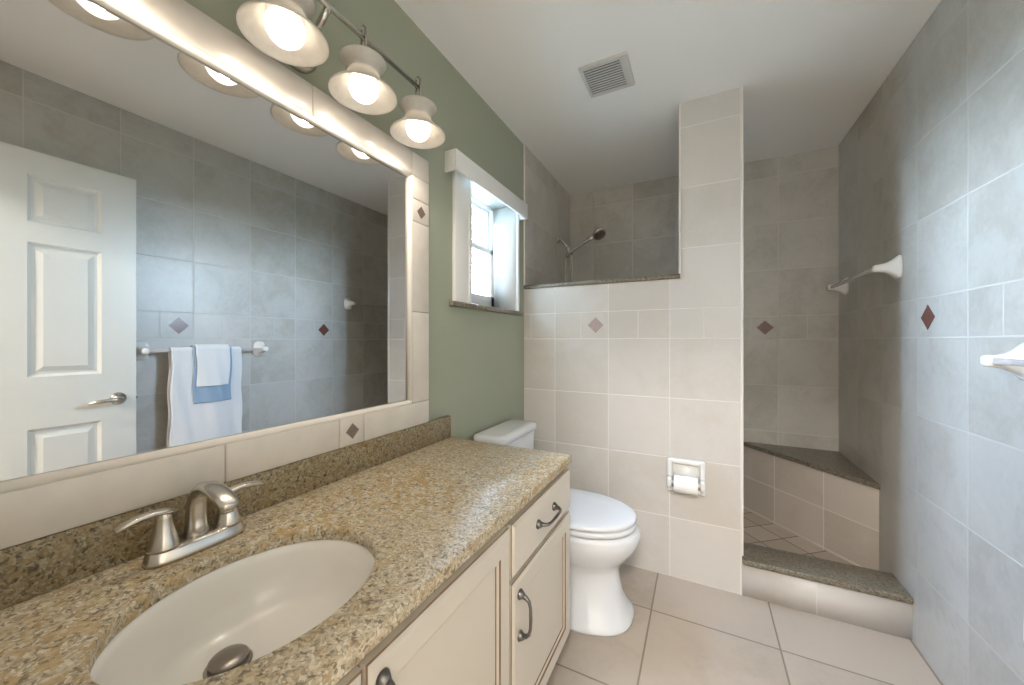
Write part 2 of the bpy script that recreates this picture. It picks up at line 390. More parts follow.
f.box(-0.185, -0.145, gy0, gy0 + 0.03, WZ0, WZ1 - 0.006, 0.003).box(-0.185, -0.145, gy1 - 0.03, gy1, WZ0, WZ1 - 0.006, 0.003)
f.box(-0.185, -0.145, gy0, gy1, WZ1 - 0.025, WZ1 - 0.006, 0.003).box(-0.185, -0.145, gy0, gy1, WZ0, WZ0 + 0.035, 0.003)
f.build('window_frame', win)
s = MB(M['white_paint'])
s.box(-0.160, -0.135, gy0 + 0.02, gy0 + 0.055, WZ0 + 0.02, 1.765, 0.003).box(-0.160, -0.135, gy1 - 0.055, gy1 - 0.02, WZ0 + 0.02, 1.765, 0.003)
s.box(-0.160, -0.135, gy0 + 0.02, gy1 - 0.02, 1.735, 1.765, 0.003).box(-0.160, -0.135, gy0 + 0.02, gy1 - 0.02, WZ0 + 0.02, WZ0 + 0.09, 0.003)
s.build('lower_sash', win)
s = MB(M['white_paint'])
s.box(-0.180, -0.163, gy0 + 0.02, gy0 + 0.05, 1.735, WZ1 - 0.03, 0.003).box(-0.180, -0.163, gy1 - 0.05, gy1 - 0.02, 1.735, WZ1 - 0.03, 0.003)
s.box(-0.180, -0.163, gy0 + 0.02, gy1 - 0.02, 1.735, 1.765, 0.003).box(-0.180, -0.163, gy0 + 0.02, gy1 - 0.02, WZ1 - 0.045, WZ1 - 0.02, 0.003)
s.build('upper_sash', win)
MB(M['pane']).box(-0.150, -0.146, gy0 + 0.05, gy1 - 0.05, WZ0 + 0.085, 1.74).build('lower_pane', win, smooth=False)
MB(M['pane']).box(-0.173, -0.169, gy0 + 0.045, gy1 - 0.045, 1.76, WZ1 - 0.04).build('upper_pane', win, smooth=False)
MB(M['granite_sill']).box(-0.14, 0.03, 1.31, 2.0, 1.372, 1.395, 0.004).build('window_sill', win)
# valance
r = empty('window_valance', (0.03, 1.63, 1.945), 'white boxed valance mounted over the small window', 'window blind')
v = MB(M['white_paint'])
v.box(0.050, 0.063, 1.275, 2.0, 1.945, 2.032, 0.003).build('front_board', r)
MB(M['white_paint']).box(0.001, 0.051, 1.275, 1.287, 1.945, 2.032, 0.002).build('end_return', r)
MB(M['white_paint']).box(0.001, 0.051, 1.988, 2.0, 1.945, 2.032, 0.002).build('end_return', r)
MB(M['white_paint']).box(0.001, 0.051, 1.287, 1.988, 2.02, 2.032, 0.002).build('top_board', r)

# ------------------------------------------------------------------ DOOR, open flat against the right wall
dx0, dx1 = 1.660, 1.695; dyw = 0.825
def panel_door():
    t = bmesh.new()
    rects = [(y0, y1, z0, z1) for (y0, y1) in ((0.125, 0.355), (0.475, 0.700)) for (z0, z1) in ((0.23, 0.83), (1.06, 1.655), (1.745, 1.955))]
    ys = sorted({0.0, dyw} | {q for r_ in rects for q in r_[:2]}); zs = sorted({0.012, 2.06} | {q for r_ in rects for q in r_[2:]})
    b = MB(M['door_paint'])
    for i in range(len(ys) - 1):
        for j in range(len(zs) - 1):
            y0, y1, z0, z1 = ys[i], ys[i + 1], zs[j], zs[j + 1]
            if any(abs(y0 - q[0]) < 1e-6 and abs(z0 - q[2]) < 1e-6 for q in rects):
                def ring(ins, x): return [(x, y0 + ins, z0 + ins), (x, y1 - ins, z0 + ins), (x, y1 - ins, z1 - ins), (x, y0 + ins, z1 - ins)]
                b.loft([ring(0, dx0), ring(0.012, dx0 + 0.012), ring(0.022, dx0 + 0.012), ring(0.045, dx0 + 0.003)], False, True)
            else:
                b.loft([[(dx0, y0, z0), (dx0, y1, z0), (dx0, y1, z1), (dx0, y0, z1)]], True, False)
    b.box(dx0 + 0.0125, dx1, 0, dyw, 0.012, 2.06)
    e = [(0, 0.0), (dyw, 0.0)]
    for y in (0.0, dyw): b.loft([[(dx0, y, 0.012), (dx0, y, 2.06)], [(dx0 + 0.013, y, 0.012), (dx0 + 0.013, y, 2.06)]], False, False, closed=False)
    for z in (0.012, 2.06): b.loft([[(dx0, 0, z), (dx0, dyw, z)], [(dx0 + 0.013, 0, z), (dx0 + 0.013, dyw, z)]], False, False, closed=False)
    t.free(); return b
door = struct(panel_door().build('door_1', smooth=False), 'white six panel door standing open flat against the tiled wall')
h = MB(M['nickel']).lathe([(0.031, 0), (0.031, 0.006), (0.026, 0.012), (0.012, 0.014), (0.012, 0.048)], (dx0, 0.757, 0.93), (-1, 0, 0))
hp = h.build('door_handle', door)
MB(M['nickel']).tube([(dx0 - 0.045, 0.765, 0.93), (dx0 - 0.050, 0.73, 0.930), (dx0 - 0.050, 0.69, 0.927), (dx0 - 0.047, 0.645, 0.922)], [0.012, 0.0115, 0.010, 0.008], 12).build('lever', hp)
b = MB(M['nickel']).box(dx0 + 0.006, dx1 - 0.006, dyw - 0.001, dyw + 0.002, 0.885, 0.975)
b.box(dx0 + 0.012, dx1 - 0.012, dyw, dyw + 0.008, 0.92, 0.94, 0.002).build('latch_plate', door)

# ------------------------------------------------------------------ VANITY CABINET
CT, CF, CE = 0.806, 0.5595, 1.298           # counter top height, front, far end
FX = 0.538                                  # face frame plane
VE = 1.288                                  # cabinet far end
van = empty('vanity_cabinet', (0.28, 0.6, 0), 'long cream glazed vanity cabinet with panel doors under the granite counter', 'cabinet')
b = MB(M['cab'])
b.box(0.01, FX - 0.02, RY + 0.004, VE - 0.018, 0.165, 0.18)                      # bottom
b.box(0.01, FX, VE - 0.018, VE, 0.165, CT - 0.027, 0.002)                       # end panel
b.box(0.01, FX, RY + 0.004, RY + 0.02, 0.165, CT - 0.027)
b.box(0.01, 0.02, RY + 0.02, VE - 0.018, 0.18, CT - 0.027)
b.build('carcass', van)
b = MB(M['cab_frame'])
for y0, y1 in ((RY + 0.02, 0.0), (0.785, 0.845), (VE - 0.05, VE - 0.018)): b.box(FX - 0.02, FX, y0, y1, 0.165, CT - 0.027, 0.001)
b.box(FX - 0.019, FX + 0.001, RY + 0.02, VE - 0.018, 0.745, CT - 0.0265, 0.001).box(FX - 0.019, FX, RY + 0.02, VE - 0.018, 0.165, 0.20, 0.001).box(FX - 0.019, FX, 0.845, VE - 0.018, 0.59, 0.63, 0.001)
b.build('face_frame', van)
MB(M['kick']).box(FX - 0.085, FX - 0.07, RY + 0.004, VE - 0.01, 0.0, 0.17).box(0.02, FX - 0.085, VE - 0.03, VE - 0.012, 0.0, 0.17).build('toe_kick', van)
def pull(parent, c, axis, L=0.125):
    """arched bar pull with flared feet; axis 'Z' vertical, 'Y' horizontal; c on the door face"""
    x0, cy, cz = c; b = MB(M['pewter'])
    def P(s, d): return Vector((x0 + d, cy, cz + s)) if axis == 'Z' else Vector((x0 + d, cy + s, cz))
    hL = L / 2
    pts = [P(-hL + 0.01, 0.004), P(-hL + 0.012, 0.018), P(-hL + 0.020, 0.027), P(-hL + 0.035, 0.031), P(0, 0.032), P(hL - 0.035, 0.031), P(hL - 0.020, 0.027), P(hL - 0.012, 0.018), P(hL - 0.01, 0.004)]
    b.tube(pts, [0.0085, 0.006, 0.0048, 0.0041, 0.0047, 0.0041, 0.0048, 0.006, 0.0085], 12)
    for s in (-hL + 0.008, hL - 0.008):
        b.lathe([(0.013, 0), (0.0135, 0.003), (0.010, 0.008), (0.006, 0.014)], P(s, 0), (1, 0, 0), 16)
    return b.build('handle', parent)
def door_front(name, y0, y1, z0, z1, frame=0.052, x0=FX, x1=0.558, slab=False):
    b = MB(M['cab'])
    def ring(i, x): return [(x, y0 + i, z0 + i), (x, y1 - i, z0 + i), (x, y1 - i, z1 - i), (x, y0 + i, z1 - i)]
    b.loft([ring(0, x0), ring(0, x1 - 0.007)], True, False)
    b.use(M['glaze']).loft([ring(0, x1 - 0.007), ring(0.003, x1 - 0.0055)], False, False)
    b.use(M['cab']).loft([ring(0.003, x1 - 0.0055), ring(0.008, x1 - 0.001), ring(0.010, x1)], False, slab)
    if not slab:
        f = frame
        b.loft([ring(0.010, x1), ring(f, x1)], False, False)
        b.use(M['glaze']).loft([ring(f, x1), ring(f + 0.0022, x1 - 0.004)], False, False)
        b.use(M['cab']).loft([ring(f + 0.0022, x1 - 0.004), ring(f + 0.011, x1 - 0.006)], False, False)
        b.use(M['glaze']).loft([ring(f + 0.011, x1 - 0.006), ring(f + 0.0128, x1 - 0.0085)], False, False)
        b.use(M['cab']).loft([ring(f + 0.0128, x1 - 0.0085), ring(f + 0.016, x1 - 0.0085)], False, True)
    bmesh.ops.remove_doubles(b.bm, verts=b.bm.verts[:], dist=1e-5)
    bmesh.ops.recalc_face_normals(b.bm, faces=b.bm.faces[:])
    return b.build(name, van, smooth=False)
d1 = door_front('door', -0.040, 0.368, 0.162, 0.757); pull(d1, (0.558, 0.335, 0.665), 'Z')
d2 = door_front('door', 0.374, 0.815, 0.162, 0.757); pull(d2, (0.558, 0.398, 0.668), 'Z')
d3 = door_front('drawer', 0.827, VE, 0.617, 0.757, slab=True); pull(d3, (0.558, 1.05, 0.690), 'Y', 0.145)
d4 = door_front('door', 0.827, VE, 0.162, 0.604); pull(d4, (0.558, 0.864, 0.508), 'Z', 0.124)

# countertop with an oval sink cut-out
SXc, SYc, SA, SB = 0.311, 0.366, 0.166, 0.195
ctop = empty('countertop', (0.28, 0.6, CT - 0.026), 'speckled gold and tan granite vanity countertop with oval sink cutout', 'countertop')
x0, x1, y0, y1 = 0.0, CF, RY, CE
ang = [2 * PI * k / 120 for k in range(120)] + [math.atan2((cy - SYc), (cx - SXc)) % (2 * PI) for cx in (x0, x1) for cy in (y0, y1)]
ang = sorted(set(ang))
def outer(a, ins=0.0):
    dx, dy = math.cos(a), math.sin(a); ts = []
    if dx > 1e-9: ts.append((x1 - ins - SXc) / dx)
    if dx < -1e-9: ts.append((x0 - SXc) / dx)
    if dy > 1e-9: ts.append((y1 - ins - SYc) / dy)
    if dy < -1e-9: ts.append((y0 - SYc) / dy)
    t_ = min(ts); return SXc + dx * t_, SYc + dy * t_
def ell(a, k=0.0):
    dx, dy = math.cos(a), math.sin(a); rr = 1 / math.sqrt((dx / (SA + k)) ** 2 + (dy / (SB + k)) ** 2)
    return SXc + dx * rr, SYc + dy * rr
def rg(fn, z, *k): return [(*fn(a, *k), z) for a in ang]
b = MB(M['granite'])
zt, zb = CT, CT - 0.026
b.loft([rg(ell, zb, 0.0), rg(ell, zt - 0.004, 0.0), rg(ell, zt - 0.001, 0.0015), rg(ell, zt, 0.003), rg(outer, zt, 0.0025), rg(outer, zt - 0.0008, 0.0006), rg(outer, zt - 0.0028, 0.0), rg(outer, zb, 0.0), rg(ell, zb, 0.0)], False, False)
bmesh.ops.remove_doubles(b.bm, verts=b.bm.verts[:], dist=1e-6)
b.build('slab', ctop)
MB(M['granite_shaded']).box(0.0, 0.020, RY, CE, CT + 0.0005, 0.8985, 0.002).build('backsplash', ctop)

# sink
sink = empty('sink', (SXc, SYc, 0.66), 'oval biscuit undermount sink basin set in the granite counter', 'sink')
b = MB(M['biscuit'])
DX, DYc = 0.252, 0.345
def srg(k, z, sft, grow=0.0):
    cx, cy = SXc + (DX - SXc) * sft, SYc + (DYc - SYc) * sft
    return [(cx + (SA * k + grow) * math.cos(2 * PI * i / 64), cy + (SB * k + grow) * math.sin(2 * PI * i / 64), z) for i in range(64)]
prof = [(1.08, zb - 0.001, 0), (1.012, zb - 0.002, 0), (0.995, zb - 0.006, 0), (0.975, zb - 0.02, 0.02), (0.94, zb - 0.045, 0.07), (0.87, zb - 0.075, 0.18), (0.74, zb - 0.098, 0.38), (0.56, zb - 0.110, 0.62), (0.36, zb - 0.116, 0.85), (0.17, zb - 0.119, 1.0)]
inner = [srg(*p) for p in prof]
outerR = [srg(k, z - 0.010, s, 0.008) for k, z, s in reversed(prof)]
b.loft(inner + outerR + [inner[0]], False, False)
bmesh.ops.remove_doubles(b.bm, verts=b.bm.verts[:], dist=1e-6)
b.build('basin', sink)
dr = MB(M['steel_dark']).lathe([(0.034, 0), (0.0345, 0.003), (0.030, 0.005), (0.026, 0.003), (0.024, -0.012), (0.0001, -0.012)], (DX, DYc, zb - 0.1195)).build('drain', sink)
MB(M['steel_dark']).lathe([(0.006, -0.01), (0.006, 0.008), (0.027, 0.010), (0.029, 0.013), (0.026, 0.0165), (0.012, 0.019), (0.0001, 0.0195)], (DX, DYc, zb - 0.1195)).build('stopper', dr)

# faucet
fau = empty('faucet', (0.075, 0.375, CT), 'brushed nickel two handle faucet with curved spout behind the sink', 'faucet')
FXc, FYc = 0.075, 0.375
b = MB(M['nickel'])
def stad(hx, hy, z, cx=FXc):
    pts = []
    for i in range(48):
        a = 2 * PI * i / 48; c_, s_ = math.cos(a), math.sin(a)
        pts.append((cx + hx * abs(c_) ** 0.75 * (1 if c_ >= 0 else -1), FYc + hy * abs(s_) ** 0.6 * (1 if s_ >= 0 else -1), z))
    return pts
b.loft([stad(0.029, 0.083, CT + 0.0005), stad(0.029, 0.083, CT + 0.006), stad(0.0275, 0.081, CT + 0.010), stad(0.0255, 0.078, CT + 0.022), stad(0.022, 0.075, CT + 0.026)])
b.build('base_plate', fau)
b = MB(M['nickel'])
sp = [(0.072, 0.829, 0.0225, 1, 1), (0.070, 0.85, 0.0185, 1, 1), (0.0695, 0.872, 0.0165, 1, 1.05), (0.072, 0.895, 0.016, 1, 1.1), (0.081, 0.915, 0.0155, 0.9, 1.15), (0.098, 0.929, 0.015, 0.78, 1.2), (0.120, 0.935, 0.015, 0.66, 1.22), (0.146, 0.933, 0.015, 0.60, 1.24), (0.172, 0.925, 0.015, 0.58, 1.2), (0.193, 0.914, 0.014, 0.6, 1.15), (0.199, 0.910, 0.010, 0.6, 1.05)]
b.tube([(x, FYc, z) for x, z, *_ in sp], [q[2] for q in sp], 20, True, [(q[4], q[3]) for q in sp])
s_o = b.build('spout', fau)
MB(M['nickel']).lathe([(0.011, 0), (0.0115, 0.006), (0.0105, 0.014)], (0.183, FYc, 0.899)).build('aerator', s_o)
for sgn in (-1, 1):
    hy = FYc + sgn * 0.053
    b = MB(M['nickel']).lathe([(0.025, 0), (0.025, 0.003), (0.0205, 0.017), (0.0155, 0.036), (0.0125, 0.055), (0.0125, 0.063), (0.009, 0.068)], (FXc, hy, CT + 0.0255), seg=28)
    hd_ = b.build('handle', fau)
    L = [(0, 0.0645), (0.012, 0.069), (0.03, 0.072), (0.05, 0.071), (0.067, 0.067), (0.080, 0.061)]
    MB(M['nickel']).tube([(FXc + 0.006 + 0.10 * l * 0.3, hy + sgn * (l - 0.012), CT + 0.0255 + z) for l, z in L], [0.009, 0.0105, 0.010, 0.0095, 0.009, 0.0075], 14, True, [(0.55, 1.1)] * 6).build('lever', hd_)

# ------------------------------------------------------------------ MIRROR with a marble tile frame
MY0, MY1, MZ0, MZ1 = -0.05, 1.152, 0.899, 1.93
fw = 0.088; fr = 0.095
mir = empty('mirror', (0.01, 0.55, MZ0), 'large wall mirror in a cream marble tile frame above the backsplash', 'mirror')
MB(M['mirror']).box(0.002, 0.008, MY0 + 0.02, MY1 - 0.02, MZ0 + 0.02, MZ1 - 0.02).build('mirror_glass', mir, smooth=False)
def rail(pieces, accent=None, inner=None):
    b = MB(M['marble'])
    for p in pieces: b.box(*p, 0.004, 2)
    if inner: b.use(M['marble_edge']).tube(inner[0], 0.0105, 12)
    return b.build('frame_rail', mir)
FT = 0.022; iy1 = MY1 - fr; iz0 = MZ0 + fw; iz1 = MZ1 - fw; g = 0.0005
ys = [MY0, 0.449, 0.745, 0.835]
rail([(0, FT, a + g, c - g, MZ0, iz0) for a, c in zip(ys, ys[1:])] + [(0, FT, 0.835 + g, MY1, MZ0, iz0)], inner=([(FT - 0.0105, MY0 + 0.02, iz0 + 0.004), (FT - 0.0105, iy1 - 0.012, iz0 + 0.004), (FT - 0.0105, iy1 - 0.006, iz0 + 0.0065), (FT - 0.0105, iy1 - 0.004, iz0 + 0.012)],))
ys = [MY0, 0.24, 0.66, iy1]
rail([(0, FT, a + g, c - g, iz1, MZ1) for a, c in zip(ys, ys[1:])] + [(0, FT, iy1 + g, MY1, iz1, MZ1)], inner=([(FT - 0.0105, MY0 + 0.02, iz1 - 0.004), (FT - 0.0105, iy1 - 0.004, iz1 - 0.004)],))
zs = [iz0, 1.33, 1.67, 1.755, iz1]
rail([(0, FT, iy1, MY1, a + g, c - g) for a, c in zip(zs, zs[1:])], inner=([(FT - 0.0105, iy1 - 0.004, iz0 + 0.012), (FT - 0.0105, iy1 - 0.004, iz1 - 0.004)],))
rail([(0, FT, MY0 + 0.0, MY0 + 0.06, iz0 + g, iz1 - g)])
for c in ((0.79, (MZ0 + iz0) / 2), ((iy1 + MY1) / 2, 1.7125)):
    o = MB(M['diamond_grey']).diamond((FT, c[0], c[1]), Y_, Z_, (1, 0, 0), 0.024, 0.001).build('accent_tile', mir, smooth=False)
    o['label'] = 'small brown diamond inlay'

# ------------------------------------------------------------------ VANITY LIGHT
LX, RZ = 0.138, 1.907; LYs = [0.288, 0.512, 0.731, 0.955]
vl = empty('vanity_light', (0.0, 0.62, 2.0), 'brushed nickel four lamp vanity light with alabaster bell shades above the mirror', 'wall light')
ZR = 2.067
MB(M['nickel']).tube([(LX, LYs[0] - 0.01, ZR), (LX, LYs[3] + 0.006, ZR)], 0.0068, 14).build('rod', vl)
MB(M['nickel']).lathe([(0.062, 0), (0.062, 0.008), (0.052, 0.018), (0.02, 0.024)], (0.0, 0.622, 2.015), (1, 0, 0), 36).build('wall_plate', vl)
MB(M['nickel']).tube([(0.018, 0.622, 2.015), (0.05, 0.622, 2.01), (0.085, 0.622, 2.02), (0.115, 0.622, 2.046), (LX, 0.622, ZR)], 0.009, 14).build('arm', vl)
for y in LYs:
    lt = MB(M['nickel'])
    for s in (-0.009, 0.009):
        lt.tube([(LX + s, y, RZ + 0.096), (LX + s, y, ZR + 0.025)], 0.0034, 8)
    lt.tube([(LX + 0.009 * math.cos(a), y, ZR + 0.025 + 0.009 * math.sin(a)) for a in [PI * k / 8 for k in range(9)]], 0.0034, 8)
    lt.lathe([(0.030, 0), (0.030, 0.004), (0.012, 0.010), (0.008, 0.016)], (LX, y, RZ + 0.084))
    lt.lathe([(0.019, -0.042), (0.019, 0.0), (0.012, 0.004)], (LX, y, RZ + 0.084)).build('lamp_holder', vl)
    k_ = 0.962
    po_ = [(0.093, 0.0), (0.0925, 0.004), (0.080, 0.014), (0.066, 0.026), (0.054, 0.038), (0.046, 0.050), (0.0435, 0.060), (0.046, 0.070), (0.053, 0.080), (0.060, 0.088), (0.063, 0.094)]
    po_ = [(a * k_, c) for a, c in po_]
    pi_ = [(r_ - 0.0035, h_ + 0.0006) for r_, h_ in reversed(po_)]
    sb = MB(M['alabaster']).lathe(po_ + pi_ + [po_[0]], (LX, y, RZ), cap0=False, cap1=False, seg=48)
    sb.lathe([(0.0425, 0.060), (0.018, 0.062), (0.018, 0.065), (0.0425, 0.063)], (LX, y, RZ), cap0=False, cap1=False, seg=32).build('shade', vl)
    MB(M['bulb']).lathe([(a * 0.93, c * 0.93) for a, c in [(0.0001, -0.043), (0.012, -0.0413), (0.024, -0.0357), (0.034, -0.0263), (0.0405, -0.0145), (0.043, 0.0), (0.041, 0.013), (0.035, 0.025), (0.024, 0.036), (0.016, 0.042)]], (LX, y, RZ + 0.022), seg=28).build('bulb', vl)
    # the lamp's own downward light, from the filament inside the clear glowing bulb
    ld = bpy.data.lights.new('lamp_light', 'SPOT'); ld.energy = LAMP_POWER; ld.color = (1.0, 0.89, 0.77); ld.spot_size = math.radians(158); ld.spot_blend = 0.5; ld.shadow_soft_size = 0.010
    lo_ = bpy.data.objects.new('lamp_light', ld); COL.objects.link(lo_); lo_.location = (LX, y, RZ - 0.003)

# ------------------------------------------------------------------ TOILET
toi = empty('toilet', (0.4, 1.685, 0), 'white two piece toilet with closed lid beside the vanity', 'toilet')
TY = 1.678
def egg(xb, xf, w, z, n=56, sq=0.75, fr_=0.93):
    xm = xb + (xf - xb) * 0.46; pts = []
    for i in range(n):
        a = 2 * PI * i / n; c_, s_ = math.cos(a), math.sin(a)
        if c_ >= 0: x = xm + (xf - xm) * c_ ** fr_; y = w * math.copysign(abs(s_) ** fr_, s_)
        else: x = xm - (xm - xb) * abs(c_) ** sq; y = w * math.copysign(abs(s_) ** sq, s_)
        pts.append((x, TY + y, z))
    return pts
b = MB(M['porcelain'])
R_ = [(0.16, 0.708, 0.180, 0.0, 0.76), (0.155, 0.716, 0.186, 0.004, 0.76), (0.155, 0.716, 0.186, 0.014, 0.76), (0.16, 0.706, 0.175, 0.026, 0.76), (0.18, 0.686, 0.154, 0.06, 0.8), (0.2, 0.667, 0.130, 0.11, 0.86), (0.21, 0.657, 0.122, 0.165, 0.88), (0.215, 0.654, 0.120, 0.205, 0.9), (0.21, 0.662, 0.130, 0.232, 0.92),
      (0.19, 0.682, 0.152, 0.256, 0.93), (0.16, 0.705, 0.172, 0.285, 0.93), (0.13, 0.727, 0.186, 0.315, 0.93), (0.11, 0.741, 0.194, 0.345, 0.93), (0.10, 0.746, 0.197, 0.372, 0.93), (0.10, 0.741, 0.194, 0.390, 0.93), (0.103, 0.728, 0.186, 0.397, 0.93)]
b.loft([egg(a, c, d, e, fr_=q) for a, c, d, e, q in R_]); b.build('bowl', toi)
b = MB(M['seat_plastic'])
b.loft([egg(0.235, 0.720, 0.184, 0.402), egg(0.232, 0.728, 0.191, 0.405), egg(0.232, 0.728, 0.191, 0.421), egg(0.236, 0.722, 0.186, 0.4245)]); b.build('seat', toi)
b = MB(M['seat_plastic'])
b.loft([egg(0.225, 0.720, 0.185, 0.4295), egg(0.222, 0.729, 0.192, 0.433), egg(0.222, 0.729, 0.192, 0.444), egg(0.226, 0.722, 0.187, 0.450), egg(0.24, 0.700, 0.170, 0.455), egg(0.30, 0.61, 0.10, 0.458)]); b.build('lid', toi)
for s_ in (-0.075, 0.075): MB(M['seat_plastic']).box(0.196, 0.236, TY + s_ - 0.018, TY + s_ + 0.018, 0.399, 0.442, 0.008, 3).build('hinge', toi)
def rrect(xa, xb_, ya, yb_, z, r_, n=8):
    pts = []
    for cx, cy, a0 in ((xb_ - r_, yb_ - r_, 0), (xa + r_, yb_ - r_, PI / 2), (xa + r_, ya + r_, PI), (xb_ - r_, ya + r_, 1.5 * PI)):
        for k in range(n): a = a0 + PI / 2 * k / (n - 1); pts.append((cx + r_ * math.cos(a), cy + r_ * math.sin(a), z))
    return pts
TA, TB = 1.455, 1.885
b = MB(M['porcelain']).loft([rrect(0.03, 0.152, TA + 0.05, TB - 0.05, 0.399, 0.04), rrect(0.02, 0.166, TA + 0.028, TB - 0.028, 0.45, 0.045), rrect(0.016, 0.173, TA + 0.014, TB - 0.014, 0.65, 0.045), rrect(0.015, 0.175, TA + 0.012, TB - 0.012, 0.737, 0.045)])
b.build('tank', toi)
b = MB(M['porcelain']).loft([rrect(0.012, 0.178, TA + 0.008, TB - 0.008, 0.7375, 0.045), rrect(0.008, 0.185, TA + 0.001, TB - 0.001, 0.742, 0.05), rrect(0.008, 0.185, TA, TB, 0.766, 0.05), rrect(0.012, 0.180, TA + 0.005, TB - 0.005, 0.776, 0.047), rrect(0.03, 0.16, TA + 0.03, TB - 0.03, 0.780, 0.03)])
b.build('tank_lid', toi)

# ------------------------------------------------------------------ TOILET PAPER HOLDER + ROLL
hx, hz, hh = 0.913, 0.535, 0.084
tp = empty('toilet_paper_holder', (hx, DY0, hz - hh), 'square white ceramic paper holder recessed in the tiled wall', 'toilet paper holder')
b = MB(M['ceramic'])
yo = DY0 - 0.028
b.box(hx - 0.088, hx - 0.064, yo, DY0 + 0.002, hz - hh, hz + hh, 0.009, 3).box(hx + 0.064, hx + 0.088, yo, DY0 + 0.002, hz - hh, hz + hh, 0.009, 3)
b.box(hx - 0.088, hx + 0.088, yo + 0.004, DY0 + 0.002, hz + hh - 0.026, hz + hh, 0.009, 3).box(hx - 0.088, hx + 0.088, yo + 0.012, DY0 + 0.002, hz - hh, hz - hh + 0.02, 0.007, 3)
b.box(hx - 0.07, hx + 0.07, DY0 - 0.004, DY0 + 0.002, hz - hh + 0.01, hz + hh - 0.01)
for s in (-1, 1): b.box(hx + s * 0.0755 - 0.0115, hx + s * 0.0755 + 0.0115, yo - 0.034, yo + 0.008, hz - 0.052, hz - 0.002, 0.009, 3)
b.build('surround', tp)
MB(M['ceramic']).lathe([(0.010, 0), (0.010, 0.134)], (hx - 0.067, yo - 0.018, hz - 0.028), (1, 0, 0), 20).build('roller', tp)
b = MB(M['paper']).lathe([(0.0205, 0.0), (0.040, 0.0), (0.0415, 0.002), (0.0415, 0.106), (0.040, 0.108), (0.0205, 0.108), (0.0205, 0.0)], (hx - 0.054, yo - 0.018, hz - 0.033), (1, 0, 0), 40, False, False)
tag(b.build('toilet_paper_roll'), 'white toilet paper roll held in the ceramic wall holder', 'toilet paper')

# ------------------------------------------------------------------ TOWEL BARS
def towel_bar(y0, y1, z, label, wall_x=RX):
    r = empty('towel_bar', (wall_x, (y0 + y1) / 2, z), label, 'towel bar', 'ceramic towel bars')
    def sq(x, hy, hz_, cy, n=32, e=0.62):
        return [(x, cy + hy * math.copysign(abs(math.cos(a)) ** e, math.cos(a)), z + hz_ * math.copysign(abs(math.sin(a)) ** e, math.sin(a))) for a in [2 * PI * k / n for k in range(n)]]
    for yy in (y0, y1):
        P_ = [(0, 0.036, 0.044), (0.008, 0.036, 0.044), (0.016, 0.031, 0.037), (0.03, 0.024, 0.027), (0.048, 0.0185, 0.0195), (0.066, 0.0165, 0.0165), (0.080, 0.0160, 0.016), (0.087, 0.012, 0.012), (0.0895, 0.006, 0.006)]
        MB(M['ceramic']).loft([sq(wall_x - d, a, c, yy) for d, a, c in [(d_, 0.0145 + (a_ - 0.0145) * 1.22, 0.0145 + (c_ - 0.0145) * 1.25) for d_, a_, c_ in P_[:-2]] + P_[-2:]]).build('post', r)
    MB(M['lilac']).box(wall_x - 0.076, wall_x - 0.060, y0 + 0.008, y1 - 0.008, z - 0.008, z + 0.008, 0.003).build('bar', r)
    return r
towel_bar(2.195, 2.845, 1.542, 'ceramic towel bar with no towels, inside the shower on its right wall')
towel_bar(0.865, 1.475, 1.166, 'ceramic towel bar holding the towels, beside the open door')

# ------------------------------------------------------------------ TOWELS over the bar
BXc, BZc = RX - 0.068, 1.166
def towel(name, ya, yb, zf, zbk, off, mat, label, cat, hem=None, wave=0.004, th=0.005, taper=0.0, group=None, wide=0.0):
    path = []
    nb, nf = 14, 30
    for k in range(nb): path.append((off, zbk + (BZc - zbk) * k / nb, 1))
    for k in range(13):
        a = PI * k / 12; path.append((off * math.cos(a), BZc + off * math.sin(a) * 1.0, 0))
    for k in range(1, nf + 1): path.append((-off, BZc - (BZc - zf) * k / nf, 1))
    ny = 24; t = bmesh.new(); G = []
    for i, (px, pz, hang) in enumerate(path):
        row = []
        for j in range(ny + 1):
            v = j / ny; dep = max(0.0, (BZc - pz))
            y = ya + (yb - ya) * v + taper * dep * (0.5 - v) + 0.004 * math.sin(pz * 23 + 2) * hang
            wv = (0.004 * math.sin(y * 33 + pz * 4) + 0.004 * math.sin(y * 21 + 1.0 - pz * 2)) * min(1, dep * 5) + 0.0016 * math.sin(y * 90 + pz * 17) * min(1, dep * 6)
            x = BXc + px + (wv if px < 0 else -wv * 0.3) - (0.012 * dep if px < 0 else -0.0)
            x = min(x, RX - 0.006)
            row.append(t.verts.new((x, y, pz)))
        G.append(row)
    b = MB(mat)
    for a, c in zip(G, G[1:]):
        for j in range(ny): t.faces.new((a[j], a[j + 1], c[j + 1], c[j]))
    bmesh.ops.recalc_face_normals(t, faces=t.faces[:])
    b.add(t)
    if hem:
        b.use(hem)
        for f_ in b.bm.faces:
            c = f_.calc_center_median()
            if c.x < BXc and zf + 0.03 < c.z < zf + 0.14: f_.material_index = b.mi
    o = b.build(name)
    md = o.modifiers.new('thickness', 'SOLIDIFY'); md.thickness = th; md.offset = 0.0
    md = o.modifiers.new('round', 'SUBSURF'); md.levels = 1; md.render_levels = 1
    return tag(o, label, cat, group)
towel('bath_towel', 0.968, 1.322, 0.50, 0.56, 0.0165, M['towel'], 'long white bath towel with textured hem hanging from the bar', 'towel', M['lace'], taper=-0.02, wide=0.004)
towel('hand_towel', 1.066, 1.262, 0.855, 0.90, 0.0255, M['blue'], 'small blue hand towel draped over the white bath towel', 'towel', wave=0.003)
towel('washcloth', 1.076, 1.250, 0.952, 0.98, 0.0335, M['towel'], 'small white washcloth layered on top of the blue hand towel', 'towel', wave=0.003, taper=0.05)

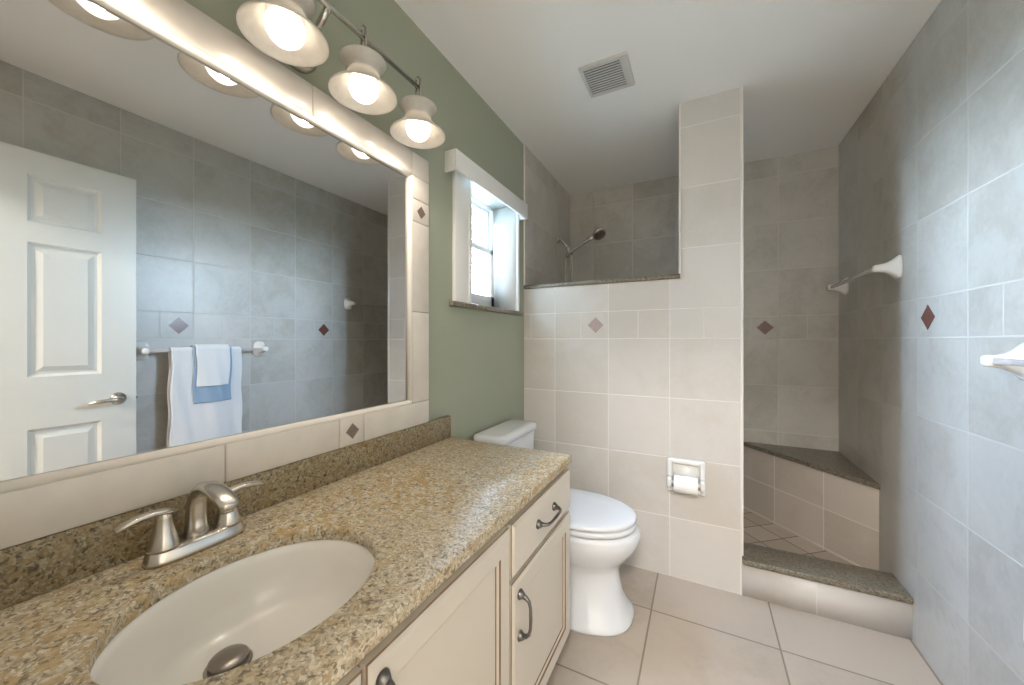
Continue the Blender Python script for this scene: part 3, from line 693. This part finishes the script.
# ------------------------------------------------------------------ CEILING VENT
vx0, vx1, vy0, vy1 = 0.494, 0.702, 1.60, 1.815
cv = empty('ceiling_vent', ((vx0 + vx1) / 2, (vy0 + vy1) / 2, CZ - 0.014), 'square white louvred exhaust vent on the ceiling', 'vent')
b = MB(M['vent'])
z0 = CZ - 0.013
b.box(vx0, vx1, vy0, vy0 + 0.014, z0, CZ, 0.001).box(vx0, vx1, vy1 - 0.014, vy1, z0, CZ, 0.001)
b.box(vx0, vx0 + 0.012, vy0 + 0.014, vy1 - 0.014, z0, CZ, 0.001).box(vx1 - 0.034, vx1, vy0 + 0.014, vy1 - 0.014, z0, CZ, 0.001).build('frame', cv)
b = MB(M['vent'])
n = 12
for k in range(n):
    y = vy0 + 0.018 + (vy1 - vy0 - 0.036) * k / (n - 1)
    b.box(vx0 + 0.01, vx1 - 0.03, y - 0.0046, y + 0.0046, z0 + 0.001, z0 + 0.004, 0.0008)
b.build('louvre', cv)
MB(M['black']).box(vx0 + 0.008, vx1 - 0.03, vy0 + 0.01, vy1 - 0.01, CZ - 0.003, CZ).build('backing', cv, smooth=False)

# ------------------------------------------------------------------ SHOWER HEAD
SYh = 2.68
sh = empty('hand_shower', (0.006, SYh, 1.99), 'chrome hand shower on a wall arm above the half wall', 'shower head')
MB(M['chrome']).lathe([(0.032, 0), (0.030, 0.006), (0.018, 0.014), (0.011, 0.018)], (0.006, SYh, 1.993), (1, 0, 0), 28).build('flange', sh)
MB(M['chrome']).tube([(0.012, SYh, 1.993), (0.03, SYh, 1.990), (0.055, SYh, 1.965), (0.085, SYh, 1.925)], 0.0095, 14).build('arm', sh)
MB(M['chrome']).lathe([(0.012, -0.02), (0.017, -0.015), (0.019, 0.0), (0.017, 0.015), (0.012, 0.022)], (0.090, SYh, 1.915), (0.6, 0, -0.8), 20).tube([(0.092, SYh, 1.91), (0.092, SYh, 1.885)], [0.014, 0.017], 14).build('bracket', sh)
MB(M['chrome']).tube([(0.075, SYh - 0.004, 1.862), (0.11, SYh - 0.005, 1.888), (0.19, SYh - 0.006, 1.936), (0.25, SYh - 0.006, 1.968), (0.285, SYh - 0.006, 1.982)], [0.014, 0.0135, 0.0125, 0.0135, 0.020], 16).build('handle', sh)
hdn = Vector((0.50, -0.42, -0.76)).normalized()
ho_ = MB(M['chrome']).lathe([(0.010, -0.030), (0.028, -0.024), (0.044, -0.012), (0.050, 0.0), (0.049, 0.006), (0.044, 0.008)], (0.325, SYh - 0.006, 1.995), hdn, 36).build('spray_head', sh)
MB(M['steel_dark']).lathe([(0.041, 0), (0.041, 0.003), (0.02, 0.005)], Vector((0.325, SYh - 0.006, 1.995)) + hdn * 0.0075, hdn, 30).build('nozzle_plate', ho_)
hose = []
for k in range(40):
    u = k / 39
    if u < 0.5: q = u / 0.5; hose.append((0.072 - 0.02 * math.sin(q * PI / 2), SYh - 0.02 * q, 1.862 - 0.66 * q))
    else:
        q = (u - 0.5) / 0.5; hose.append((0.052 + 0.07 * math.sin(q * PI * 0.6), SYh - 0.02 + 0.02 * q, 1.202 + 0.68 * q - 0.05 * math.sin(q * PI)))
MB(M['chrome']).tube(hose, 0.0055, 10).build('hose', sh)

# ------------------------------------------------------------------ OUTSIDE: paving, an added sky blocker and a tree
struct(MB(M['lawn']).box(-22, -0.21, -12, 26, -0.3, -0.2).build('ground', smooth=False))
struct(MB(M['blocker']).box(-4.5, -0.21, 0.55, 0.95, -0.3, 4.5).build('wall_sky_blocker', smooth=False))  # unseen wall, added to block sky light falling on the divider
def tree(x, y, h, R, n, label, seed):
    rnd = random.Random(seed)
    r = empty('tree', (x, y, -0.2), label, 'tree', 'trees outside the window')
    b = MB(M['bark']).tube([(x, y, -0.2), (x + 0.05, y, h * 0.4), (x - 0.05, y + 0.05, h * 0.75), (x, y, h)], [0.14, 0.11, 0.08, 0.03], 10)
    for k in range(9):
        a = rnd.uniform(0, 2 * PI); z = h * rnd.uniform(0.35, 0.8); e = R * rnd.uniform(0.6, 1.0)
        b.tube([(x, y, z), (x + e * 0.5 * math.cos(a), y + e * 0.5 * math.sin(a), z + 0.35), (x + e * math.cos(a), y + e * math.sin(a), z + 0.9)], [0.05, 0.03, 0.012], 7)
    b.build('trunk', r)
    t = bmesh.new()
    for k in range(n):
        d = Vector((rnd.gauss(0, 1), rnd.gauss(0, 1), rnd.gauss(0, 1))).normalized() * (rnd.random() ** 0.4)
        c = Vector((x + d.x * R, y + d.y * R, h * 0.85 + d.z * R * 0.9))
        u = Vector((rnd.gauss(0, 1), rnd.gauss(0, 1), rnd.gauss(0, 1))).normalized(); v = u.orthogonal().normalized(); s = rnd.uniform(0.06, 0.12)
        t.faces.new([t.verts.new(c + q) for q in (u * s, v * s * 0.45, -u * s, -v * s * 0.45)])
    MB(M['leaf']).add(t, normals=False).build('foliage', r, smooth=False)
tree(-4.4, 7.3, 4.6, 1.5, 2600, 'leafy green tree seen through the upper window pane', 3)
